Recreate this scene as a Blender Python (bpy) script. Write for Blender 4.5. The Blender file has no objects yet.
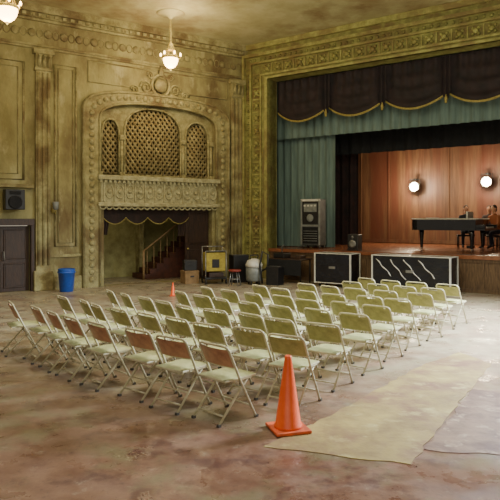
import bpy, bmesh, math, random
from mathutils import Vector, Matrix
random.seed(4)
sc=bpy.context.scene
def lin(c):
    return tuple(((x/255)/12.92 if x/255<=.04045 else ((x/255+.055)/1.055)**2.4) for x in c)+(1,)
def mat(name,c1,c2=None,scale=4,rough=.7,bump=.0,metal=0,c3=None,emit=None,es=0,stretch=None,bscale=None,s3=None,c4=None,s4=8):
    m=bpy.data.materials.new(name); m.use_nodes=True
    nt=m.node_tree; N=nt.nodes; L=nt.links; b=N['Principled BSDF']
    b.inputs['Roughness'].default_value=rough; b.inputs['Metallic'].default_value=metal
    tc=N.new('ShaderNodeTexCoord'); mp=N.new('ShaderNodeMapping'); L.new(tc.outputs['Object'],mp.inputs[0])
    if stretch: mp.inputs['Scale'].default_value=stretch
    nz=N.new('ShaderNodeTexNoise'); nz.inputs['Scale'].default_value=scale; nz.inputs['Detail'].default_value=8; nz.inputs['Roughness'].default_value=.65
    L.new(mp.outputs[0],nz.inputs['Vector'])
    cr=N.new('ShaderNodeValToRGB'); cr.color_ramp.elements[0].position=.36; cr.color_ramp.elements[1].position=.64
    cr.color_ramp.elements[0].color=lin(c1); cr.color_ramp.elements[1].color=lin(c2 or c1)
    L.new(nz.outputs[0],cr.inputs[0]); out=cr.outputs[0]
    def over(out,c,s,lo,hi):
        n3=N.new('ShaderNodeTexNoise'); n3.inputs['Scale'].default_value=s; n3.inputs['Detail'].default_value=7; n3.inputs['Roughness'].default_value=.62; L.new(mp.outputs[0],n3.inputs['Vector'])
        r3=N.new('ShaderNodeValToRGB'); r3.color_ramp.elements[0].position=lo; r3.color_ramp.elements[1].position=hi; L.new(n3.outputs[0],r3.inputs[0])
        mx=N.new('ShaderNodeMixRGB'); L.new(r3.outputs[0],mx.inputs[0]); L.new(out,mx.inputs[1]); mx.inputs[2].default_value=lin(c); return mx.outputs[0]
    if c3: out=over(out,c3,s3 or scale*.23,.46,.62)
    if c4: out=over(out,c4,s4,.56,.7)
    L.new(out,b.inputs['Base Color'])
    if bump:
        bp=N.new('ShaderNodeBump'); bp.inputs['Strength'].default_value=bump; bp.inputs['Distance'].default_value=.03
        nb=N.new('ShaderNodeTexNoise'); nb.inputs['Scale'].default_value=bscale or scale*3; nb.inputs['Detail'].default_value=6; L.new(mp.outputs[0],nb.inputs['Vector'])
        L.new(nb.outputs[0],bp.inputs['Height']); L.new(bp.outputs[0],b.inputs['Normal'])
    if emit:
        b.inputs['Emission Color'].default_value=lin(emit); b.inputs['Emission Strength'].default_value=es
    return m

WALL=mat('wall_plaster',(156,150,104),(124,116,74),1.6,.9,.4,c3=(98,82,52),s3=.6,stretch=(1,1,.5),bscale=14,c4=(166,160,120),s4=2.3)
WALL_D=mat('wall_plaster_trim',(162,156,112),(124,116,74),4,.85,.5,bscale=22,c3=(104,88,56),s3=1.1)
ORN=mat('carved_stone',(166,160,116),(120,110,70),7,.85,.7,bscale=30)
STONE=mat('carved_balcony_stone',(180,176,140),(140,134,98),7,.85,.7,bscale=30)
PROS=mat('proscenium_gilt',(138,138,78),(100,96,50),5,.75,.6,c3=(104,88,50),s3=1.4,bscale=26)
PROS2=mat('proscenium_gilt_light',(164,162,96),(122,118,62),5,.7,.5,bscale=30,c3=(118,102,60),s3=1.2)
CEIL=mat('ceiling_plaster',(184,178,136),(160,152,108),1.2,.9,.2,c3=(134,114,76),s3=.45)
LAT=mat('lattice_gold',(160,148,104),(124,108,68),8,.8,.4)
LATB=mat('lattice_backing',(72,64,40),(50,44,28),3,.9)
DARK=mat('dark_void',(30,26,18),(20,17,12),3,.9)
NICHE=mat('niche_plaster',(150,146,98),(120,112,70),3,.85,.3)
WOOD_D=mat('dark_wood',(62,40,26),(38,25,17),4,.5,.2,stretch=(6,6,1))
RAILW=mat('rail_wood',(150,124,88),(116,90,60),6,.5)
STEPW=mat('step_wood',(84,44,32),(58,30,22),6,.6)
BLACK=mat('black_paint',(24,23,24),(16,15,16),5,.45)
GLOSSB=mat('piano_lacquer',(30,30,34),(22,22,26),5,.12)
BLACKC=mat('black_cloth',(26,27,30),(16,17,20),5,.95)
STEEL=mat('steel',(150,150,146),(120,120,116),8,.4,metal=.6)
WHITE=mat('white_enamel',(206,204,194),(180,178,166),5,.4)
GREYP=mat('grey_paint',(128,132,128),(98,102,98),6,.5)
DGREY=mat('dark_grey_paint',(74,78,76),(56,58,58),6,.5)
GOLD=mat('gold_fringe',(170,156,86),(126,112,54),30,.6,.3)
VALV=mat('valance_velvet',(40,26,29),(20,14,18),3,.8,.2)
MAROON=mat('maroon_velvet',(48,26,26),(26,16,18),3,.85,.2)
REDV=mat('dark_red_velvet',(48,26,22),(26,16,14),3,.8,.2)
TEAL=mat('teal_curtain',(108,128,122),(82,100,96),2,.95,.1,stretch=(3,3,.3))
BROWNC=mat('backdrop_wood',(118,86,60),(84,56,40),1.6,.5,.2,stretch=(5,5,.35),c3=(94,54,38),s3=.5)
STAGEF=mat('stage_boards',(140,88,60),(100,60,42),3,.25,.1,stretch=(1,8,1))
STAGEW=mat('stage_front_wood',(112,88,62),(78,58,40),4,.6,.2,stretch=(6,1,1))
ORANGE=mat('cone_orange',(240,96,32),(222,82,24),6,.45,.05)
CONEB=mat('cone_scuff',(224,92,36),(150,66,34),9,.6)
BLUE=mat('blue_plastic',(34,84,180),(28,70,150),5,.4)
FRAME=mat('chair_enamel',(198,192,162),(164,158,126),12,.38,.0)
SEAT=mat('seat_vinyl',(176,178,130),(148,150,102),8,.4,.1)
OLIVE=mat('back_olive_lit',(154,150,94),(124,120,70),8,.5,.05)
TAN=mat('back_tan_unlit',(182,134,100),(146,102,76),8,.5,.05)  # unlit tone of the nearest backs put into the colour; olive is the lit tone
RUBBER=mat('rubber_feet',(60,56,48),None,5,.8)
RUN=mat('runner_carpet',(156,138,78),(122,102,60),2.2,.65,.3,c3=(114,82,60),s3=1.3,c4=(170,158,104),s4=3)
RUN2=mat('board_paint',(134,108,90),(102,78,66),3,.55,.2,c3=(88,58,52),s3=1.5,c4=(166,148,128),s4=5)
GLOW=mat('lamp_glass',(255,220,160),None,3,.3,emit=(255,206,140),es=16)
BULB=mat('bulb_glass',(255,240,200),None,3,.3,emit=(255,236,190),es=160)
YEL=mat('yellow_canvas',(172,156,66),(136,120,48),6,.8,.2)
CARD=mat('cardboard',(140,112,76),(112,88,58),5,.9,.1)
CASE=mat('case_black',(20,22,30),(12,13,18),3,.2,.9,bscale=3)
REDP=mat('red_paint',(120,40,30),None,4,.5)
SKIN=mat('skin',(196,146,116),(180,128,98),8,.6)
HAIR=mat('hair_brown',(50,34,24),(34,22,16),12,.8)

def floor_mat():
    m=bpy.data.materials.new('floor_concrete'); m.use_nodes=True
    nt=m.node_tree;N=nt.nodes;L=nt.links;b=N['Principled BSDF']
    tc=N.new('ShaderNodeTexCoord')
    def noise(s,d=8,r=.6):
        n=N.new('ShaderNodeTexNoise'); n.inputs['Scale'].default_value=s; n.inputs['Detail'].default_value=d; n.inputs['Roughness'].default_value=r
        L.new(tc.outputs['Object'],n.inputs['Vector']); return n.outputs[0]
    def ramp(f,a,ca,bb,cb):
        c=N.new('ShaderNodeValToRGB'); e=c.color_ramp.elements; e[0].position=a;e[1].position=bb;e[0].color=ca;e[1].color=cb; L.new(f,c.inputs[0]); return c.outputs[0]
    def mix(f,a,bb):
        x=N.new('ShaderNodeMixRGB'); L.new(f,x.inputs[0]); L.new(a,x.inputs[1])
        if isinstance(bb,tuple): x.inputs[2].default_value=bb
        else: L.new(bb,x.inputs[2])
        return x.outputs[0]
    K=(0,0,0,1);W=(1,1,1,1)
    c=ramp(noise(2.6,9,.7),.36,lin((92,58,46)),.62,lin((124,94,78)))
    c=mix(ramp(noise(1.1,7,.65),.5,K,.6,(.8,.8,.8,1)),c,lin((106,98,72)))
    c=mix(ramp(noise(1.9,8,.72),.52,K,.62,W),c,lin((76,46,42)))
    c=mix(ramp(noise(6,9,.78),.57,K,.67,(.7,.7,.7,1)),c,lin((150,134,118)))
    c=mix(ramp(noise(14,6,.7),.58,K,.66,(.6,.6,.6,1)),c,lin((60,38,34)))
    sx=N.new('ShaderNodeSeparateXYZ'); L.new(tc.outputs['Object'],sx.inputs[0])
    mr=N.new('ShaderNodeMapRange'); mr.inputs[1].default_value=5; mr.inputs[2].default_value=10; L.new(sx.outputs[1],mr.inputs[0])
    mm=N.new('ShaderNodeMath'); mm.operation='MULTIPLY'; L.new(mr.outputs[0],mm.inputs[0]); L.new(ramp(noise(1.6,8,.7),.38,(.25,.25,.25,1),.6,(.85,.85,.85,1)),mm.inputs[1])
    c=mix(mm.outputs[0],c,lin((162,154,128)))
    L.new(c,b.inputs['Base Color'])
    L.new(ramp(noise(2.5),.35,(.2,.2,.2,1),.65,(.55,.55,.55,1)),b.inputs['Roughness'])
    bp=N.new('ShaderNodeBump'); bp.inputs['Strength'].default_value=.25; bp.inputs['Distance'].default_value=.02; L.new(noise(7),bp.inputs['Height']); L.new(bp.outputs[0],b.inputs['Normal'])
    return m
FLOOR=floor_mat()

class B:
    def __init__(s): s.bm=bmesh.new(); s.mats=[]
    def mi(s,m):
        if m not in s.mats: s.mats.append(m)
        return s.mats.index(m)
    def setm(s,faces,m,smooth=False):
        i=s.mi(m)
        for f in faces: f.material_index=i; f.smooth=smooth
    def box(s,x0,x1,y0,y1,z0,z1,m,bev=0,rot=None):
        r=bmesh.ops.create_cube(s.bm,size=1); vs=r['verts']
        for v in vs: v.co=Vector(((x0+x1)/2+v.co.x*(x1-x0),(y0+y1)/2+v.co.y*(y1-y0),(z0+z1)/2+v.co.z*(z1-z0)))
        if rot is not None:
            c=Vector(((x0+x1)/2,(y0+y1)/2,(z0+z1)/2))
            for v in vs: v.co=c+rot@(v.co-c)
        fs=list({f for v in vs for f in v.link_faces}); s.setm(fs,m)
        if bev:
            es=list({e for f in fs for e in f.edges})
            r=bmesh.ops.bevel(s.bm,geom=es,offset=bev,segments=2,affect='EDGES',profile=.5); s.setm(r['faces'],m)
    def tube(s,pts,r,m,seg=8,closed=False):
        pts=[Vector(p) for p in pts]; n=len(pts); rings=[]
        rs=r if isinstance(r,(list,tuple)) else [r]*n
        prev=None
        for i,p in enumerate(pts):
            a=pts[(i-1)%n] if (closed or i>0) else p; c=pts[(i+1)%n] if (closed or i<n-1) else p
            t=(c-a)
            t=t.normalized() if t.length>1e-9 else Vector((0,0,1))
            if prev is None:
                up=Vector((0,0,1)) if abs(t.z)<.9 else Vector((0,1,0)); x=t.cross(up).normalized()
            else:
                x=(prev-t*prev.dot(t)); x=x.normalized() if x.length>1e-6 else t.cross(Vector((0,1,0))).normalized()
            prev=x; y=t.cross(x)
            rings.append([s.bm.verts.new(p+(x*math.cos(2*math.pi*k/seg)+y*math.sin(2*math.pi*k/seg))*rs[i]) for k in range(seg)])
        fs=[]
        for i in range(n if closed else n-1):
            A=rings[i];C=rings[(i+1)%n]
            for k in range(seg): fs.append(s.bm.faces.new((A[k],A[(k+1)%seg],C[(k+1)%seg],C[k])))
        s.setm(fs,m,True)
        if not closed: s.setm([s.bm.faces.new(rings[0][::-1]),s.bm.faces.new(rings[-1])],m)
    def lathe(s,prof,c,m,seg=20,axis='z',caps=True):
        rings=[]
        for (r,h) in prof:
            ring=[]
            for k in range(seg):
                a=2*math.pi*k/seg; x=r*math.cos(a);y=r*math.sin(a)
                p=Vector((x,y,h)) if axis=='z' else (Vector((x,-h,y)) if axis=='y' else Vector((h,x,y)))
                ring.append(s.bm.verts.new(Vector(c)+p))
            rings.append(ring)
        fs=[]
        for A,C in zip(rings,rings[1:]):
            for k in range(seg): fs.append(s.bm.faces.new((A[k],A[(k+1)%seg],C[(k+1)%seg],C[k])))
        s.setm(fs,m,True)
        if caps: s.setm([s.bm.faces.new(rings[0][::-1]),s.bm.faces.new(rings[-1])],m)
    def plate(s,outer,holes,y0,y1,m,flat=False):
        cu=bpy.data.curves.new('tmp','CURVE'); cu.dimensions='2D'; cu.fill_mode='BOTH'; cu.extrude=abs(y1-y0)/2
        for poly in [outer]+holes:
            sp=cu.splines.new('POLY'); sp.points.add(len(poly)-1)
            for p,q in zip(sp.points,poly): p.co=(q[0],q[1],0,1)
            sp.use_cyclic_u=True
        o=bpy.data.objects.new('tmp',cu); sc.collection.objects.link(o)
        dg=bpy.context.evaluated_depsgraph_get(); me=bpy.data.meshes.new_from_object(o.evaluated_get(dg))
        n0=len(s.bm.faces); v0=len(s.bm.verts)
        s.bm.from_mesh(me); s.bm.verts.ensure_lookup_table(); s.bm.faces.ensure_lookup_table()
        for v in s.bm.verts[v0:]:
            v.co=Vector((v.co.x,v.co.y,(y0+y1)/2+v.co.z)) if flat else Vector((v.co.x,(y0+y1)/2-v.co.z,v.co.y))
        s.setm(s.bm.faces[n0:],m)
        bpy.data.objects.remove(o); bpy.data.meshes.remove(me); bpy.data.curves.remove(cu)
    def grid(s,fn,nu,nv,m,smooth=True):
        vs=[[s.bm.verts.new(fn(i/nu,j/nv)) for j in range(nv+1)] for i in range(nu+1)]
        fs=[s.bm.faces.new((vs[i][j],vs[i+1][j],vs[i+1][j+1],vs[i][j+1])) for i in range(nu) for j in range(nv)]
        s.setm(fs,m,smooth)
    def ell(s,c,r,m,seg=16,rings=10):
        rr=bmesh.ops.create_uvsphere(s.bm,u_segments=seg,v_segments=rings,radius=1); vs=rr['verts']
        for v in vs: v.co=Vector((c[0]+v.co.x*r[0],c[1]+v.co.y*r[1],c[2]+v.co.z*r[2]))
        s.setm(list({f for v in vs for f in v.link_faces}),m,True)
    def mesh(s,name):
        me=bpy.data.meshes.new(name); bmesh.ops.recalc_face_normals(s.bm,faces=s.bm.faces); s.bm.to_mesh(me); s.bm.free()
        for m in s.mats: me.materials.append(m)
        return me
    def obj(s,name,mw=None):
        o=bpy.data.objects.new(name,s.mesh(name)); sc.collection.objects.link(o)
        if mw is not None: o.matrix_world=mw
        return o

P0=Vector((-.17,20.5,0))
MW=Matrix.Translation(P0)@Matrix.Rotation(math.atan2(.569,.822),4,'Z')
MS=Matrix.Translation(P0)@Matrix.Rotation(math.atan2(-.592,.806),4,'Z')
CZ=7.8
def T(x,y,z=0,r=0): return Matrix.Translation((x,y,z))@Matrix.Rotation(r,4,'Z')
def arch(x0,x1,z0,zs,zt,n=20,p=2.0):
    c=(x0+x1)/2;a=(x1-x0)/2;h=zt-zs
    pts=[(x0,z0),(x1,z0)]
    for i in range(n+1):
        t=math.pi*i/n; co=math.cos(t);si=math.sin(t)
        pts.append((c+a*math.copysign(abs(co)**(2/p),co),zs+h*abs(si)**(2/p)))
    return pts
def p3(poly,y): return [(a,y,b) for a,b in poly]

# ---------- room shell
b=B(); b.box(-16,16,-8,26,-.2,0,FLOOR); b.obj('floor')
b=B(); b.box(-16,16,-8,30,CZ,CZ+.2,CEIL); b.obj('ceiling')

b=B()
big=arch(-5.15,-1.22,0,4.9,5.5,24,2.6)
big[0]=(-5.15,.001);big[1]=(-1.22,.001)
b.plate([(-13,0),(.0,0),(0,CZ),(-13,CZ)],[big,[(-8.68,.001),(-7.12,.001),(-7.12,1.8),(-8.68,1.8)]],0,.3,WALL)
lat=[(-5.05,-4.5,4.45,4.95),(-4.33,-2.42,4.6,5.38),(-2.25,-1.4,4.5,5.1)]
lp=[arch(a,c,3.3,z1,z2,14,2.3) for a,c,z1,z2 in lat]
b.plate([(-5.16,2.32),(-1.21,2.32),(-1.21,5.52),(-5.16,5.52)],lp,.12,.28,WALL_D)
b.box(-5.15,-5.02,.0,.3,0,2.4,WALL_D); b.box(-1.31,-1.22,0,.3,0,2.4,WALL_D)
b.box(-5.3,-1.1,.42,.5,3.0,5.6,LATB)
b.obj('wall_left',MW)
b=B()
for z0,z1,d in [(7.6,7.8,.3),(7.48,7.6,.2),(7.42,7.48,.1),(6.72,6.78,.1),(6.66,6.72,.06)]:
    b.box(-13,.0,-d,-.002,z0,z1,WALL_D)
x=-12.9
while x<-.1:
    b.box(x,x+.11,-.25,-.18,7.5,7.58,ORN); x+=.22
x=-12.8
while x<-.15:
    b.lathe([(.001,.04),(.06,.035),(.1,.02),(.12,.0)],(x,-.005,7.1),WALL_D,8,'y')
    b.tube([(x+.22+.09*math.cos(a),-.005,7.1+.12*math.sin(a)) for a in [i*math.pi/5 for i in range(10)]],.016,WALL_D,5,True)
    x+=.44
b.obj('trim_1',MW)
b=B()
b.box(-7.0,-5.7,-.08,-.002,0,.35,WALL_D); b.box(-.7,-.0,-.08,-.002,0,.35,WALL_D); b.box(-13,-8.8,-.08,-.002,0,.35,WALL_D)
b.box(-7.0,-5.7,-.05,-.002,.9,.98,WALL_D); b.box(-13,-8.8,-.05,-.002,.9,.98,WALL_D)
b.obj('baseboard_left',MW)
def pilaster(x0,x1,name,z0=0):
    b=B(); b.box(x0,x1,-.12,-.002,z0,6.3,WALL_D,.02)
    if z0==0: b.box(x0-.06,x1+.06,-.18,-.002,0,.55,WALL_D,.02)
    for i in range(3):
        xx=x0+(x1-x0)*(i+.5)/3; b.tube([(xx,-.12,z0+.7),(xx,-.12,6.0)],.035,WALL_D,6)
    b.box(x0-.04,x1+.04,-.17,-.002,6.05,6.13,WALL_D,.01)
    b.box(x0-.08,x1+.08,-.22,-.002,6.5,6.64,WALL_D,.01); b.box(x0-.02,x1+.02,-.18,-.002,6.13,6.5,WALL_D)
    for i in range(3):
        xx=x0+(x1-x0)*(i+.5)/3
        b.tube([(xx,-.18,6.15),(xx,-.22,6.3),(xx,-.26,6.45),(xx,-.3,6.42)],[.05,.06,.05,.03],WALL_D,6)
    b.obj(name,MW)
pilaster(-7.0,-6.6,'trim_2'); pilaster(-.62,-.18,'trim_3'); pilaster(-9.4,-9.0,'trim_4')
b=B()
def rect(x0,x1,z0,z1,r=.03,y=-.01): b.tube([(x0,y,z0),(x1,y,z0),(x1,y,z1),(x0,y,z1)],r,WALL_D,6,True)
rect(-6.45,-5.85,1.2,6.3); rect(-6.36,-5.94,1.3,6.2,.015)
rect(-11.2,-9.6,1.2,6.3)
rect(-8.75,-7.3,3.05,6.25,.035); rect(-8.6,-7.45,3.2,6.1,.015)
b.box(-8.9,-7.05,-.14,-.002,2.82,2.92,WALL_D,.01)
rect(-5.5,-.75,5.95,6.55,.02)
b.obj('trim_5',MW)

b=B()
out=arch(-5.66,-.72,0,5.05,5.78,28,3.0); inn=arch(-5.18,-1.19,0,4.88,5.48,28,2.6)
poly=[(-5.66,0),(-5.18,0)]+[q for q in inn[2:]][::-1]+[(-1.19,0),(-.72,0)]+out[2:]
b.plate(poly,[],-.1,-.002,WALL_D)
def open_arch(a): return [a[1]]+a[2:]+[a[0]]
b.tube(p3(open_arch(out),-.1),.045,WALL_D,6); b.tube(p3(open_arch(inn),-.1),.04,WALL_D,6)
mid=open_arch(arch(-5.42,-.95,.1,4.98,5.63,28,2.8))
path=[Vector(p) for p in p3(mid,-.1)]
step=.21;acc=0
for A,C in zip(path,path[1:]):
    d=(C-A).length; t=step-acc
    while t<d:
        p=A+(C-A)*(t/d)
        b.lathe([(.001,.05),(.045,.045),(.075,.02),(.09,0)],(p.x,p.y,p.z),ORN,6,'y')
        t+=step
    acc=(d-(t-step))
for xx in (-5.12,-4.42,-2.335,-1.3):
    b.tube([(xx,.1,3.3),(xx,.1,4.35)],.05,ORN,8); b.box(xx-.08,xx+.08,.02,.18,4.35,4.5,ORN,.01); b.box(xx-.08,xx+.08,.02,.18,3.28,3.38,ORN,.01)
for q in lp: b.tube(p3(q,.1),.035,ORN,6,True)
cx,cz=-3.2,6.1
b.lathe([(.001,.14),(.12,.12),(.2,.07),(.24,0)],(cx,-.05,cz),WALL_D,12,'y')
b.tube([(cx+.3*math.cos(a),-.05,cz+.34*math.sin(a)) for a in [i*math.pi/8 for i in range(16)]],.05,WALL_D,6,True)
for s in (-1,1):
    for (ox,oz,R) in ((.5,-.1,.2),(.85,-.22,.14),(.35,.28,.12)):
        b.tube([(cx+s*(ox+R*(1-i/26)*math.cos(i*.5)),-.05,cz+oz+R*(1-i/26)*math.sin(i*.5)) for i in range(22)],.03,WALL_D,5)
    b.tube([(cx+s*.3,-.06,cz-.25),(cx+s*.7,-.06,cz-.36),(cx+s*1.15,-.05,cz-.38)],[.07,.05,.02],WALL_D,6)
b.tube([(cx,-.08,cz+.3),(cx,-.1,cz+.5),(cx,-.08,cz+.62)],[.1,.07,.02],WALL_D,6)
b.obj('arch_surround',MW)
b=B()
for poly_,(a,c,z1,z2) in zip(lp,lat):
    cx=(a+c)/2;hw=(c-a)/2
    def inside(x,z):
        if x<a or x>c or z<3.3: return False
        if z<=z1: return True
        return abs((x-cx)/hw)**2.3+abs((z-z1)/(z2-z1))**2.3<=1
    sp=.21
    for sgn in (-1,1):
        for k in range(-40,80):
            c0=3.3+k*sp
            run=[]
            for i in range(121):
                x=a+(c-a)*i/120; z=c0+sgn*(x-a)*1.35
                if inside(x,z): run.append((x,.22+.01*sgn,z))
            if len(run)>2: b.tube([run[0],run[-1]],.036,LAT,4)
b.obj('lattice_screen',MW)
b=B()
b.box(-5.15,-1.22,-.1,.12,2.42,3.12,STONE); b.box(-5.25,-1.12,-.22,.12,3.12,3.26,STONE,.02); b.box(-5.25,-1.12,-.18,.12,2.34,2.46,STONE,.02)
x=-5.05
while x<-1.3:
    b.tube([(x+.16+.12*math.cos(a),-.11,2.78+.2*math.sin(a)) for a in [i*math.pi/6 for i in range(12)]],.026,STONE,5,True)
    b.lathe([(.001,.06),(.05,.05),(.07,0)],(x+.16,-.1,2.78),STONE,6,'y')
    b.box(x-.02,x+.02,-.14,-.09,2.48,3.1,STONE); x+=.323
x=-5.2
while x<-1.15: b.box(x,x+.07,-.18,-.1,3.04,3.12,STONE); x+=.14
x=-5.2
while x<-1.25:
    b.tube([(x+.1+.09*math.cos(t),-.13,2.34-.08*math.sin(t)) for t in [i*math.pi/6 for i in range(7)]],.025,STONE,5); x+=.2
b.obj('balcony_front',MW)
b=B()
b.box(-5.3,-1.1,2.3,2.4,0,2.6,NICHE); b.box(-5.3,-5.15,.3,2.3,0,2.6,NICHE); b.box(-1.2,-1.05,.3,2.3,0,2.6,NICHE); b.box(-5.3,-1.05,.3,2.4,2.6,2.7,NICHE)
b.box(-3.0,-2.85,1.95,2.3,0,2.6,WALL_D)
b.obj('niche_wall',MW)
b=B()
for i in range(8):
    b.box(-3.3+i*.24,-3.3+(i+1)*.24,1.0,1.9,0,.17*(i+1),STEPW,.01)
for i in range(8): b.tube([(-3.18+i*.24,.98,.17*(i+1)),(-3.18+i*.24,.98,.17*(i+1)+.75)],.014,RAILW,6)
b.tube([(-3.3,.98,0),(-3.3,.98,.95)],.04,RAILW,8); b.tube([(-3.32,.98,.92),(-1.4,.98,.92+1.36)],.03,RAILW,8)
b.obj('staircase',MW)
def paneldoor(b,x0,x1,z0,z1,y,m,cols=1):
    b.box(x0,x1,y,y+.05,z0,z1,m)
    w=(x1-x0)
    for (a,c) in ((.06,.42),(.5,.94)):
        for k in range(cols):
            xa=x0+w*(k+.12)/cols; xb=x0+w*(k+.88)/cols; za=z0+(z1-z0)*a; zb=z0+(z1-z0)*c
            b.tube([(xa,y,za),(xb,y,za),(xb,y,zb),(xa,y,zb)],.018,m,5,True); b.box(xa+.05,xb-.05,y-.012,y+.01,za+.05,zb-.05,m)
b=B(); paneldoor(b,-2.2,-1.33,.01,2.3,.2,WOOD_D); b.lathe([(.02,0),(.03,.02),(.035,.05),(.001,.07)],(-2.12,.2,1),GOLD,10,'y'); b.obj('door_1',MW)
b=B()
def swag(b,x0,x1,zt,zlow,zpeak,y,m,trim,amp=.05,nu=26,nv=14,tr=.03,fr=.09):
    def bot(u): return zpeak-(zpeak-zlow)*math.sin(math.pi*u)**.8 if 0<u<1 else zpeak
    def f(u,v):
        zb=bot(u); z=zt+(zb-zt)*v
        s=math.sin(math.pi*u)
        return Vector((x0+(x1-x0)*u,y-amp*s*.8*v-amp*(.5+.5*math.sin(v*22))*s*(.3+v*.7)-amp*.5*math.sin(u*40)*(1-v),z))
    b.grid(f,nu,nv,m)
    pts=[f(i/nu,1) for i in range(nu+1)]
    b.tube([p+Vector((0,-.02,0)) for p in pts],tr,trim,6)
    b.grid(lambda u,v:Vector((x0+(x1-x0)*u,f(u,1).y-.01+.01*math.sin(u*200),bot(u)-v*fr)),nu*2,1,trim)
for i in range(4): swag(b,-5.0+i*.72,-5.0+(i+1)*.72,2.34,1.82,2.02,.14,REDV,GOLD,.03,16,8,.012,.02)
b.grid(lambda u,v:Vector((-5.02+u*(.3-.15*v),.16+.03*math.sin(u*18),2.3-v*.8)),14,6,REDV)
b.grid(lambda u,v:Vector((-2.5+u*(.32-.1*v),.15+.03*math.sin(u*18),2.33-v*.9)),14,6,REDV)
b.obj('niche_valance',MW)
b=B()
paneldoor(b,-8.66,-7.92,.01,1.78,.08,WOOD_D); paneldoor(b,-7.88,-7.14,.01,1.78,.08,WOOD_D)
b.box(-7.92,-7.88,.1,.12,.01,1.78,BLACK)
b.box(-8.85,-8.68,-.1,.05,0,1.98,WOOD_D,.01); b.box(-7.12,-7.03,-.1,.05,0,1.98,WOOD_D,.01); b.box(-8.85,-7.03,-.12,.05,1.8,1.98,WOOD_D,.01)
for xx in (-8.0,-7.8): b.tube([(xx,.05,.85),(xx,.0,.9),(xx,.0,1.05),(xx,.05,1.1)],.015,STEEL,6)
b.obj('door_2',MW)
b=B(); b.box(-7.86,-7.36,-.42,-.1,2.22,2.76,BLACK,.02); b.box(-7.65,-7.57,-.1,0,2.4,2.6,BLACK)
b.lathe([(.17,.0),(.18,.015),(.15,.02),(.05,-.02),(.001,.0)],(-7.61,-.425,2.42),BLACKC,18,'y'); b.box(-7.75,-7.47,-.435,-.42,2.62,2.71,BLACKC)
b.obj('wall_speaker',MW)
b=B(); b.lathe([(.001,.04),(.06,.03),(.08,0)],(-6.48,-.01,2.2),GOLD,12,'y'); b.tube([(-6.48,-.03,2.18),(-6.48,-.15,2.12),(-6.48,-.18,2.22)],.015,GOLD,6)
b.lathe([(.03,0),(.07,.03),(.09,.22),(.085,.23)],(-6.48,-.18,2.22),GREYP,14); b.obj('wall_sconce',MW)

# ---------- proscenium
b=B()
b.plate([(0,0),(14,0),(14,CZ),(0,CZ)],[[(1.0,.001),(13,.001),(13,6.67),(1.0,6.67)]],0,.4,WALL)
b.obj('wall_proscenium',MS)
b=B()
def ubox(o0,o1,d,m):
    b.box(o0,o1,-d,-.002,0,7.5-o0,m); b.box(14-o1,14-o0,-d,-.002,0,7.5-o0,m); b.box(o1,14-o1,-d,-.002,7.5-o1,7.5-o0,m)
ubox(.02,.12,.22,PROS2); ubox(.12,.3,.1,PROS); ubox(.3,.36,.16,PROS2); ubox(.36,.72,.06,PROS); ubox(.72,.78,.16,PROS2); ubox(.78,.9,.1,PROS)
b.box(.9,1.0,-.14,.45,0,6.6,PROS2); b.box(.9,13.1,-.14,.45,6.6,6.67,PROS2)
def motif(x,z):
    b.lathe([(.001,.08),(.04,.07),(.07,.05),(.08,0)],(x,-.06,z),PROS2,8,'y')
    for k in range(4):
        a=math.pi/4+k*math.pi/2; b.lathe([(.001,.05),(.035,.04),(.05,0)],(x+.11*math.cos(a),-.06,z+.11*math.sin(a)),PROS2,6,'y')
z=.3
while z<6.9: motif(.54,z); b.box(.38,.7,-.09,-.05,z+.19,z+.23,PROS2); z+=.42
x=.96
while x<13.2: motif(x,6.96); b.box(x+.19,x+.23,-.09,-.05,6.8,7.12,PROS2); x+=.42
z=.2
while z<7.2: b.lathe([(.001,.04),(.045,.03),(.055,0)],(.21,-.1,z),PROS,6,'y'); z+=.2
x=.3
while x<13.8: b.lathe([(.001,.04),(.045,.03),(.055,0)],(x,-.1,7.29),PROS,6,'y'); x+=.2
b.box(0,14,-.26,-.002,7.62,7.79,PROS2); b.box(0,14,-.16,-.002,7.5,7.62,PROS)
b.obj('proscenium_arch',MS)
b=B()
b.box(1.01,12.99,-.06,6.9,.9,1.0,STAGEF); b.box(1.01,12.99,.05,.15,0,.9,STAGEW)
b.box(-1.19,1.01,.42,6.9,.9,1.0,STAGEF); b.box(12.99,15.1,.42,6.9,.9,1.0,STAGEF)
x=1.02
while x<12.9:
    b.box(x,x+.06,.02,.06,.08,.86,STAGEW); x+=.85
b.box(1.01,12.99,.01,.06,0,.1,STAGEW); b.box(1.01,12.99,.0,.06,.82,.9,STAGEW)
b.obj('stage',MS)
b=B(); b.box(-1.3,-1.2,.42,7.1,0,CZ,DARK); b.box(15.2,15.3,.42,7.1,0,CZ,DARK); b.box(-1.3,15.3,7.0,7.1,0,CZ,DARK); b.obj('wall_stage',MS)
b=B()
for i in range(6):
    x0=1.02+i*1.91; swag(b,x0,x0+1.91,6.58,5.18,5.56,.5,VALV,GOLD,.09,36,24,.02,.04)
for i in range(1,6):
    x0=1.02+i*1.91
    b.grid(lambda u,v:Vector((x0-.14+.28*u,.38-.05*math.cos(u*14),6.56-v*(1.0+.25*math.sin(math.pi*u)))),14,6,VALV)
    b.tube([(x0,.36,5.46),(x0,.36,5.34),(x0,.36,5.22)],[.02,.045,.03],GOLD,8)
b.obj('stage_valance',MS)
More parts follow.
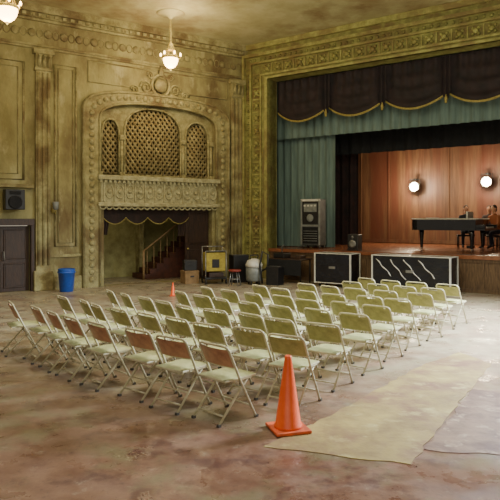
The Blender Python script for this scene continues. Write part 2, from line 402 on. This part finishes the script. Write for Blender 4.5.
def curtain(name,x0,x1,z0,z1,y,amp,wl,m):
    b=B(); n=max(8,int((x1-x0)/wl*8)); rnd=[random.uniform(.6,1.3) for _ in range(400)]
    def f(u,v):
        x=x0+(x1-x0)*u; ph=2*math.pi*(x-x0)/wl; a=amp*rnd[int((x-x0)/wl)%400]
        return Vector((x,y+a*math.sin(ph)*(.7+.3*v)+.3*amp*math.sin(ph*.37),z1+(z0-z1)*v))
    b.grid(f,n,6,m); b.tube([(x0,y,z1),(x1,y,z1)],.03,BLACK,6)
    return b.obj(name,MS)
curtain('teal_border_curtain',.2,13.8,4.72,7.0,1.0,.04,.3,TEAL)
curtain('teal_leg_curtain',.3,2.75,1.02,6.8,1.35,.07,.28,TEAL)
curtain('black_border_curtain',-1,15,4.2,7.4,2.3,.06,.4,BLACKC)
curtain('black_leg_curtain',-1,2.7,1.02,7.2,3.2,.08,.35,MAROON)
b=B()
x=-1.1
while x<14.9:
    b.box(x,x+1.2,6.3,6.35,1.02,7.2,BROWNC); b.box(x+1.18,x+1.22,6.27,6.3,1.02,7.2,BROWNC); x+=1.2
b.box(-1.1,15,6.26,6.3,1.02,1.14,BROWNC)
b.obj('stage_backdrop',MS)
def worklight(t,z,e):
    b=B(); y=6.0
    b.lathe([(.05,-.24),(.12,-.22),(.15,-.1),(.17,.06),(.19,.1)],(t,y,z),GREYP,20,'y'); b.lathe([(.165,.07),(.14,.14),(.08,.19),(.001,.21)],(t,y,z),BULB,18,'y')
    b.tube([(t-.2,y,z),(t-.2,y,z+.28),(t+.2,y,z+.28),(t+.2,y,z)],.012,BLACK,5); b.box(t-.05,t+.05,y,y+.26,z+.26,z+.32,BLACK)
    b.obj('stage_spotlight',MS)
    for (dx,dy,dz,ee,rad) in ((0,-.42,0,e*1.5,.1),(0,-1.6,.1,e*1.1,.3)):
        l=bpy.data.lights.new('work_lamp','POINT'); l.energy=ee; l.color=(1,.8,.55); l.shadow_soft_size=rad
        o=bpy.data.objects.new('work_lamp',l); sc.collection.objects.link(o); o.location=MS@Vector((t+dx,y+dy,z+dz))
worklight(3.70,3.2,110); worklight(6.37,3.3,85)
b=B()
b.box(-.36,.36,-.2,.2,.1,1.62,DGREY,.02); b.box(-.36,-.31,-.23,-.19,.12,1.6,GREYP); b.box(.31,.36,-.23,-.19,.12,1.6,GREYP); b.box(-.36,.36,-.23,-.19,1.55,1.62,WHITE); b.box(-.36,.36,-.23,-.19,.72,.78,GREYP)
b.box(-.3,.3,-.215,-.19,.8,1.53,BLACK); b.box(-.24,.24,-.225,-.21,1.2,1.47,GREYP); b.box(-.3,.3,-.215,-.19,.16,.7,BLACKC)
b.lathe([(.12,0),(.13,.02),(.1,.03),(.001,.02)],(0,-.215,1.0),GREYP,18,'y')
for i in range(4): b.box(-.24+i*.13,-.17+i*.13,-.235,-.22,1.38,1.43,WHITE)
for i in range(5): b.tube([(-.26,-.22,.25+i*.08),(.26,-.22,.25+i*.08)],.01,GREYP,5)
for xx in (-.3,.3):
    for yy in (-.15,.15):
        b.lathe([(.05,-.02),(.05,.02)],(xx,yy,.05),BLACK,12,'x'); b.box(xx-.03,xx+.03,yy-.03,yy+.03,.05,.12,STEEL)
b.obj('control_cabinet',MS@T(2.2,.85,1.0))
b=B(); b.box(-.18,.18,-.15,.15,0,.5,BLACK,.02); b.lathe([(.12,0),(.13,.015),(.05,-.01),(.001,0)],(0,-.155,.2),STEEL,16,'y'); b.lathe([(.04,0),(.05,.015),(.001,.01)],(0,-.155,.41),STEEL,12,'y'); b.obj('stage_monitor_speaker',MS@T(3.9,.45,1.0))
# grand piano
b=B()
pl=[(.95,-.72),(.95,.72),(.3,.72)]
for i in range(13):
    u=i/12; pl.append((.3-1.15*u,.72-.62*(u*u*(3-2*u))))
for i in range(1,9):
    a=math.pi*i/8; pl.append((-.85-.28*math.sin(a),-.31+.41*math.cos(a)))
pl[-1]=(-.85,-.72)
b.plate(pl,[],.62,.94,GLOSSB,flat=True); b.plate([(x*1.02,y*1.02) for x,y in pl],[],.955,.985,GLOSSB,flat=True)
b.plate([(x*.97,y*.97) for x,y in pl],[],.94,.955,STEEL,flat=True)
b.tube([(x*1.01,y*1.01,.97) for x,y in pl],.02,WHITE,5,True)  # white tube paints the silvery glint along the lid edge
b.box(.95,1.22,-.7,.7,.62,.7,GLOSSB,.01); b.box(.97,1.14,-.6,.6,.7,.725,WHITE)
for i in range(30): b.box(.97,1.06,-.58+i*.04,-.565+i*.04,.725,.74,BLACK)
b.box(.95,1.22,-.72,-.6,.7,.8,GLOSSB,.01); b.box(.95,1.22,.6,.72,.7,.8,GLOSSB,.01)
for px,py in ((.8,-.58),(.8,.58),(-.85,-.3)):
    b.lathe([(.035,.06),(.04,.1),(.07,.5),(.08,.62)],(px,py,0),GLOSSB,12); b.lathe([(.04,-.02),(.04,.02)],(px,py,.045),STEEL,10,'x')
b.tube([(.6,0,.62),(.6,0,.12)],.02,GLOSSB,6); b.box(.5,.7,-.1,.1,.06,.14,GLOSSB,.01)
b.box(.55,.6,-.3,.3,.985,1.2,WHITE); b.box(-.1,.2,-.2,.1,.985,1.0,WHITE); b.box(-.7,-.35,-.35,-.1,.985,1.01,WHITE)
b.obj('grand_piano',MS@T(6.15,2.7,1.0))
def person(name,mw,shirt,lean=0,turn=0):
    root=bpy.data.objects.new(name,None); sc.collection.objects.link(root); root.matrix_world=mw
    V={'pel':((0,0,.56),.12),'waist':((0,.01,.74),.135),'chest':((0,-.02-lean,.96),.165),'neckb':((0,-.02-lean,1.1),.07),'neck':((0,-.03-lean,1.17),.052)}
    E=[('pel','waist'),('waist','chest'),('chest','neckb'),('neckb','neck')]
    for s,k in ((-1,'l'),(1,'r')):
        V['sh'+k]=((s*.18,-.02-lean,1.04),.07); V['el'+k]=((s*.25,-.12-lean,.78),.048); V['wr'+k]=((s*.15,-.36,.70),.03)
        V['hip'+k]=((s*.1,-.03,.55),.09); V['kn'+k]=((s*.15,-.44,.53),.068); V['an'+k]=((s*.15,-.42,.1),.042); V['to'+k]=((s*.17,-.6,.045),.035)
        E+=[('chest','sh'+k),('sh'+k,'el'+k),('el'+k,'wr'+k),('pel','hip'+k),('hip'+k,'kn'+k),('kn'+k,'an'+k),('an'+k,'to'+k)]
    ks=list(V); me=bpy.data.meshes.new('body'); me.from_pydata([V[k][0] for k in ks],[(ks.index(a),ks.index(c)) for a,c in E],[])
    o=bpy.data.objects.new('body',me); sc.collection.objects.link(o); o.parent=root
    md=o.modifiers.new('skin','SKIN'); md.use_smooth_shade=True
    for i,k in enumerate(ks): me.skin_vertices[0].data[i].radius=(V[k][1],V[k][1])
    me.skin_vertices[0].data[0].use_root=True
    ss=o.modifiers.new('sub','SUBSURF'); ss.levels=1; ss.render_levels=2
    m=bpy.data.materials.new('clothes_'+name); m.use_nodes=True; nt=m.node_tree; bs=nt.nodes['Principled BSDF']; bs.inputs['Roughness'].default_value=.9
    tc=nt.nodes.new('ShaderNodeTexCoord'); sx=nt.nodes.new('ShaderNodeSeparateXYZ'); cr=nt.nodes.new('ShaderNodeValToRGB'); cr.color_ramp.interpolation='CONSTANT'
    nt.links.new(tc.outputs['Object'],sx.inputs[0]); nt.links.new(sx.outputs[2],cr.inputs[0]); nt.links.new(cr.outputs[0],bs.inputs['Base Color'])
    cr.color_ramp.elements[0].color=lin((22,20,20)); cr.color_ramp.elements[1].position=.09; cr.color_ramp.elements[1].color=lin((34,38,52)); e=cr.color_ramp.elements.new(.63); e.color=lin(shirt)
    me.materials.append(m)
    b=B(); hz=1.3; hy=-.05-lean
    b.tube([(0,hy+.03,1.12),(0,hy,1.22)],.05,SKIN,10); b.ell((0,hy,hz),(.075,.095,.118),SKIN); b.ell((0,hy-.03,hz-.06),(.055,.06,.06),SKIN)
    b.ell((0,hy+.02,hz+.035),(.084,.096,.1),HAIR); b.ell((0,hy+.06,hz-.02),(.075,.05,.09),HAIR)
    b.tube([(0,hy-.088,hz+.01),(0,hy-.112,hz-.025),(0,hy-.09,hz-.03)],[.008,.015,.01],SKIN,6)
    for s in (-1,1):
        b.ell((s*.03,hy-.086,hz+.008),(.012,.008,.007),WHITE,8,6); b.ell((s*.03,hy-.093,hz+.008),(.005,.004,.005),HAIR,6,5); b.ell((s*.077,hy,hz),(.012,.02,.03),SKIN,8,6)
    b.ell((0,hy-.086,hz-.06),(.024,.008,.006),REDP,8,6)
    o=b.obj('head'); o.parent=root; o.rotation_euler=(0,0,turn)
    b=B()
    for s in (-1,1):
        w=Vector((s*.15,-.36,.70)); b.ell((w.x-s*.005,w.y-.05,w.z),(.04,.05,.018),SKIN,10,8)
        for i,L in enumerate((.055,.07,.075,.068)):
            x=w.x+s*(.03-.02*i); b.tube([(x,w.y-.085,w.z),(x,w.y-.085-L*.5,w.z+.004),(x,w.y-.085-L*.9,w.z-.02)],[.009,.008,.006],SKIN,6)
        b.tube([(w.x-s*.03,w.y-.03,w.z),(w.x-s*.06,w.y-.06,w.z),(w.x-s*.062,w.y-.09,w.z-.01)],[.011,.009,.007],SKIN,6)
        b.tube([(w.x,w.y+.02,w.z),(w.x,w.y-.03,w.z)],[.027,.026],SKIN,8)
    o=b.obj('hands'); o.parent=root
def bench(mw):
    b=B(); b.box(-.28,.28,-.17,.17,.38,.44,BLACK,.02)
    for a in (-.24,.24):
        for c in (-.13,.13): b.tube([(a,c,.0),(a,c,.4)],.018,BLACK,6)
    b.obj('piano_bench',mw)
for t,y,r,sh,ln in ((6.15,4.2,.45,(34,36,44),.04),(7.2,4.0,-.5,(140,80,46),.08),(6.75,4.9,.1,(60,50,48),.03)):
    bench(MS@T(t,y,1.0,r)); person('seated_musician',MS@T(t,y,1.0,r),sh,ln)
def case(name,t,y,w,h,d,glints=False):
    b=B(); b.box(-w/2,w/2,-d/2,d/2,.1,h,CASE)
    for a in (-w/2,w/2):
        for c in (-d/2,d/2): b.box(a-.02,a+.02,c-.02,c+.02,.1,h+.01,WHITE)
    for zz in (.12,h):
        for c in (-d/2,d/2): b.box(-w/2,w/2,c-.012,c+.012,zz-.012,zz+.012,WHITE)
        for a in (-w/2,w/2): b.box(a-.012,a+.012,-d/2,d/2,zz-.012,zz+.012,WHITE)
    for a in (-w/2+.12,w/2-.12):
        for c in (-d/2+.1,d/2-.1): b.lathe([(.05,-.02),(.05,.02)],(a,c,.05),BLACK,12,'x'); b.box(a-.035,a+.035,c-.035,c+.035,.06,.1,STEEL)
    b.box(-.1,.1,-d/2-.03,-d/2,h*.55,h*.62,STEEL)
    if glints:  # white tubes shaped as light streaks reflected on the glossy case front
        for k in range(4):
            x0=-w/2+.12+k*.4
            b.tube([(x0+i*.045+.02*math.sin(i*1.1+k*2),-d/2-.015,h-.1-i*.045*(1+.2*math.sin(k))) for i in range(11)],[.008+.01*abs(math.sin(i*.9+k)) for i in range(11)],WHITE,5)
    b.obj(name,MS@T(t,y))
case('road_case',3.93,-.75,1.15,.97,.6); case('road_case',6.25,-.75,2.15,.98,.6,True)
b=B(); b.box(-.6,.6,-.35,.35,.7,.75,WOOD_D,.01)
for a in (-.55,.55):
    for c in (-.28,.28): b.tube([(a,c,0),(a,c,.7)],.025,BLACK,8)
b.box(-.6,.6,-.36,-.33,.25,.72,BLACKC); b.box(-.5,-.1,-.2,.2,.75,.9,BLACK,.02); b.box(.1,.45,-.15,.2,.75,.84,WOOD_D,.01); b.tube([(-.3,0,.9),(-.3,0,1.1),(-.2,-.05,1.15)],.02,STEEL,6)
b.obj('work_table',MS@T(2.2,-.6))
b=B(); b.lathe([(.2,.1),(.24,.12),(.25,.5),(.22,.52)],(0,0,0),GREYP,20); b.lathe([(.25,.52),(.26,.6),(.2,.72),(.08,.78)],(0,0,0),WHITE,20)
b.tube([(.2,-.1,.4),(.36,-.2,.5),(.36,-.25,.9),(.2,-.2,1.0),(.1,-.25,.6),(.15,-.35,.05)],.03,BLACK,8)
for k in range(4): b.lathe([(.045,-.02),(.045,.02)],(.18*math.cos(k*1.57+.8),.18*math.sin(k*1.57+.8),.05),BLACK,10,'x')
b.tube([(-.12,0,.75),(-.12,0,.88),(.12,0,.88),(.12,0,.75)],.02,BLACK,8)
b.obj('shop_vacuum',T(.12,18.1,0,.3))
# utility cart with yellow canvas bin
b=B(); b.box(-.3,.3,-.24,.24,.38,.95,YEL,.03); b.box(-.26,.26,-.2,.2,.95,.97,DARK); b.box(-.34,.34,-.26,.26,.14,.2,BLACK,.01); b.box(-.2,.25,-.2,.2,.2,.34,WOOD_D,.01)
for a in (-.32,.32):
    for c in (-.24,.24): b.tube([(a,c,.08),(a,c,1.0 if c<0 else 1.12)],.016,STEEL,6); b.lathe([(.06,-.02),(.065,0),(.06,.02)],(a,c,.066),BLACK,12,'x')
b.tube([(-.32,.24,1.12),(.32,.24,1.12)],.018,STEEL,6); b.tube([(-.32,-.24,1.0),(.32,-.24,1.0)],.016,STEEL,6); b.box(-.12,.1,-.26,-.235,.5,.75,BLACK)
b.obj('utility_cart',T(-1.1,18.4,0,.3))
b=B(); b.lathe([(.18,.42),(.19,.45),(.18,.48)],(0,0,0),REDP,16)
for k in range(4):
    a=k*1.57+.5; b.tube([(.12*math.cos(a),.12*math.sin(a),.42),(.2*math.cos(a),.2*math.sin(a),0)],.014,STEEL,6)
b.tube([(.15*math.cos(i*.785),.15*math.sin(i*.785),.2) for i in range(8)],.01,STEEL,5,True)
b.obj('stool',T(-.45,17.7))
def cbox(x,y,w,d,h,r,m=CARD,z=0):
    b=B(); b.box(-w/2,w/2,-d/2,d/2,0,h,m,.008); b.box(-w/2+.01,w/2-.01,-.03,.03,h,h+.004,WHITE if m is CARD else STEEL)
    b.box(-w/2-.01,w/2+.01,-d/2-.01,d/2+.01,h-.06,h-.02,m); b.box(-.06,.06,-d/2-.015,-d/2,h*.5,h*.62,BLACK)
    b.obj('storage_box',T(x,y,z,r))
cbox(-1.85,18.4,.45,.4,.4,.5); cbox(-1.85,18.4,.38,.34,.3,.3,BLACK,.405); cbox(-.35,18.75,.5,.4,.85,.4,BLACK); cbox(.75,18.0,.4,.4,.55,-.5,BLACK)
b=B(); b.lathe([(.17,0),(.18,.01),(.22,.5),(.24,.51),(.24,.55),(.21,.55),(.2,.5),(.16,.04)],(0,0,0),BLUE,24)
b.lathe([(.215,.55),(.225,.6),(.22,.62),(.2,.56)],(0,0,0),BLUE,24,caps=False); b.obj('waste_bin',T(-5.0,16.35))

def cone(h,x,y,r):
    b=B(); s=h/.7; w=.172*s
    b.box(-w,w,-w,w,0.001,.03*s,CONEB,.008*s)
    b.lathe([(.135*s,.03*s),(.132*s,.05*s),(.122*s,.06*s),(.035*s,.66*s),(.032*s,.69*s),(.022*s,.70*s),(.02*s,.66*s)],(0,0,0),ORANGE,28)
    b.obj('traffic_cone',T(x,y,.006 if h>.5 else 0,r))
cone(.7,.36,5.66,.3); cone(.34,-1.98,15.4,.2)

def chair_mesh(backm,name):
    b=B(); R=.0135; n=8; wx=.22
    def post(z):
        return .2-(.2+.03)*(z/.43) if z<.43 else -.03-(z-.43)/(.35)*.17
    L=[(-wx,post(0.015),.015),(-wx,post(.43),.43),(-wx,post(.66),.66)]
    for i in range(n+1):
        a=math.pi-math.pi/2*i/n; L.append((-wx+.06+.06*math.cos(a),post(.69+.05*math.sin(a)),.69+.06*math.sin(a)))
    Rr=[(-x,y,z) for x,y,z in L[::-1]]
    b.tube(L+Rr,R,FRAME,6)
    for s in (-1,1):
        b.tube([(s*.19,.13,.42),(s*.19,-.02,.28),(s*.19,-.27,.015)],.0125,FRAME,6)
        b.box(s*.19-.016,s*.19+.016,-.29,-.255,0,.025,RUBBER); b.box(s*wx-.016,s*wx+.016,.185,.22,0,.025,RUBBER)
        b.box(s*.2-.012,s*.2+.012,-.1,.15,.405,.425,FRAME)
    b.tube([(-.19,-.21,.085),(.19,-.21,.085)],.009,FRAME,6); b.tube([(-wx,post(.13),.13),(wx,post(.13),.13)],.009,FRAME,6)
    b.tube([(-.19,-.11,.19),(.19,-.11,.19)],.009,FRAME,6)
    def seat(u,v): return (u-.5)*.4*(1-.06*v),-.2+v*.42
    b.grid(lambda u,v:Vector((seat(u,v)[0],seat(u,v)[1],.43+.024*(1-abs(2*u-1)**4)*(1-abs(2*v-1)**4))),10,10,SEAT)
    b.box(-.2,.2,-.205,.225,.405,.43,FRAME,.008)
    def bk(u,v,o):
        z=.54+v*.18; x=(u-.5)*.42
        return Vector((x,post(z)-.03*(1-(2*u-1)**2)+o,z))
    for o in (-.008,.008): b.grid(lambda u,v:bk(u,v,o),10,4,backm)
    b.tube([bk(i/10,0,0) for i in range(11)],.009,FRAME,5)
    return b.mesh(name)
cm=[chair_mesh(TAN,'folding_chair_tan_unlit'),chair_mesh(OLIVE,'folding_chair_olive_lit')]
C=(9.0,19.0); row=0; r=15.9
while r>8.5:
    amin=35.6 if row==0 else 34.4; amax=52.5 if r>13.5 else (50 if r>10.9 else 46.5)
    da=math.degrees((.6 if row==0 else .56)/r); a=amin
    while a<amax:
        aa=math.radians(a+random.uniform(-.2,.2)); rr=r+random.uniform(-.07,.07)
        m=cm[0] if row==0 else cm[1]
        o=bpy.data.objects.new('folding_chair',m); sc.collection.objects.link(o)
        px,py=C[0]-rr*math.sin(aa),C[1]-rr*math.cos(aa)
        o.location=(px,py,0); o.rotation_euler=(0,0,-aa-.08+random.uniform(-.1,.1))
        a+=da
    r-=.84; row+=1

def flat(name,pts,m,h=.006):
    P=[]
    for i in range(len(pts)):
        A=Vector(pts[i]);D=Vector(pts[(i+1)%len(pts)]); n=max(1,int((D-A).length/.14)); nr=Vector((-(D-A).y,(D-A).x)).normalized()
        for k in range(n): P.append(A+(D-A)*k/n+nr*(random.uniform(-.025,.025)))
    b=B(); lo=[b.bm.verts.new((q.x,q.y,0.0005)) for q in P]; hi=[b.bm.verts.new((q.x,q.y,h)) for q in P]; N=len(P)
    fs=[b.bm.faces.new(hi),b.bm.faces.new(lo[::-1])]+[b.bm.faces.new((lo[i],lo[(i+1)%N],hi[(i+1)%N],hi[i])) for i in range(N)]
    b.setm(fs,m); b.obj(name)
flat('aisle_runner',[(.12,5.25),(.7,5.04),(1.3,4.86),(1.9,5.9),(3.3,8.2),(3.1,8.9),(2.3,8.1),(.8,6.05)],RUN)
flat('floor_mat',[(1.5,5.16),(2.4,5.0),(3.6,6.7),(2.6,7.0)],RUN2,.005)

def chandelier(x,y,zb):
    b=B(); top=CZ-zb
    b.lathe([(.4,top),(.38,top-.02),(.3,top-.03),(.26,top-.05),(.15,top-.07),(.06,top-.12),(.03,top-.16)],(0,0,0),CEIL,24)
    z=top-.16
    while z>.75:
        b.tube([(.022*math.cos(a),.022*math.sin(a)*.3,z-.03+.035*math.sin(a+.1)) for a in [i*1.047 for i in range(6)]],.008,GOLD,5,True); z-=.055
    b.lathe([(.02,.8),(.05,.75),(.08,.7),(.04,.64),(.08,.58),(.1,.55)],(0,0,0),GOLD,16)
    for k in range(6):
        a=k*math.pi/3; c,s=math.cos(a),math.sin(a)
        b.tube([(.04*c,.04*s,.75),(.1*c,.1*s,.6),(.2*c,.2*s,.36)],.01,GOLD,5)
        b.tube([(.2*c,.2*s,.33),(.27*c,.27*s,.31),(.28*c,.28*s,.38)],.012,GOLD,5); b.lathe([(.02,0),(.03,.04),(.02,.08),(.001,.1)],(.28*c,.28*s,.38),GLOW,8)
    b.lathe([(.22,.31),(.24,.33),(.24,.36),(.22,.38)],(0,0,0),GOLD,24,caps=False)
    b.lathe([(.21,.35),(.215,.28),(.19,.18),(.14,.1),(.07,.05),(.02,.03)],(0,0,0),GLOW,24)
    b.lathe([(.03,.04),(.04,.02),(.015,0),(.001,-.03)],(0,0,0),GOLD,10)
    b.obj('chandelier',T(x,y,zb))
    for dz,e in ((-.25,120),(.9,80)):
        l=bpy.data.lights.new('chandelier_lamp','POINT'); l.energy=e; l.color=(1,.78,.46); l.shadow_soft_size=.25
        o=bpy.data.objects.new('chandelier_lamp',l); sc.collection.objects.link(o); o.location=(x+(.35 if dz>0 else 0),y-(.45 if dz>0 else 0),zb+dz)
chandelier(-2.25,17.0,6.2); chandelier(-5.1,12.6,6.08)

def area(name,loc,tgt,sx,sy,e,col,spread=180):
    l=bpy.data.lights.new(name,'AREA'); l.shape='RECTANGLE'; l.size=sx; l.size_y=sy; l.energy=e; l.color=col; l.spread=math.radians(spread)
    o=bpy.data.objects.new(name,l); sc.collection.objects.link(o); o.location=loc
    o.rotation_euler=(Vector(tgt)-Vector(loc)).to_track_quat('-Z','Y').to_euler()
area('daylight_window',(7.6,10.4,4.8),(4.0,9.8,0),2.2,1.6,1700,(.86,.94,1),110)
area('house_light',(0,9,7.6),(1,11,0),4.5,4.5,480,(1,.95,.72),130)
area('fill_light_rear',(-1,-3,5),(-1,9,0),5,3,250,(1,.9,.74))  # added fill behind the camera to brighten the chair backs, no fixture there
area('wall_wash_area',(2,10,6.5),(0,20,4.5),3,2,160,(1,.95,.68))  # area light aimed at the wall corner beside the proscenium
l=bpy.data.lights.new('niche_fill','POINT'); l.energy=11; l.color=(1,.88,.62); l.shadow_soft_size=.1  # point light added to warm the niche back wall, no fixture built
o=bpy.data.objects.new('niche_fill',l); sc.collection.objects.link(o); o.location=MW@Vector((-4.5,1.2,2.2))
w=bpy.data.worlds.new('World'); sc.world=w; w.use_nodes=True
w.node_tree.nodes['Background'].inputs[0].default_value=(1,.89,.7,1); w.node_tree.nodes['Background'].inputs[1].default_value=.48

cam=bpy.data.cameras.new('camera'); co=bpy.data.objects.new('camera',cam); sc.collection.objects.link(co); sc.camera=co
co.location=(0,0,2.0); co.rotation_euler=(math.pi/2,0,0); cam.lens=43.2; cam.sensor_width=36; cam.shift_y=-.064; cam.clip_end=200
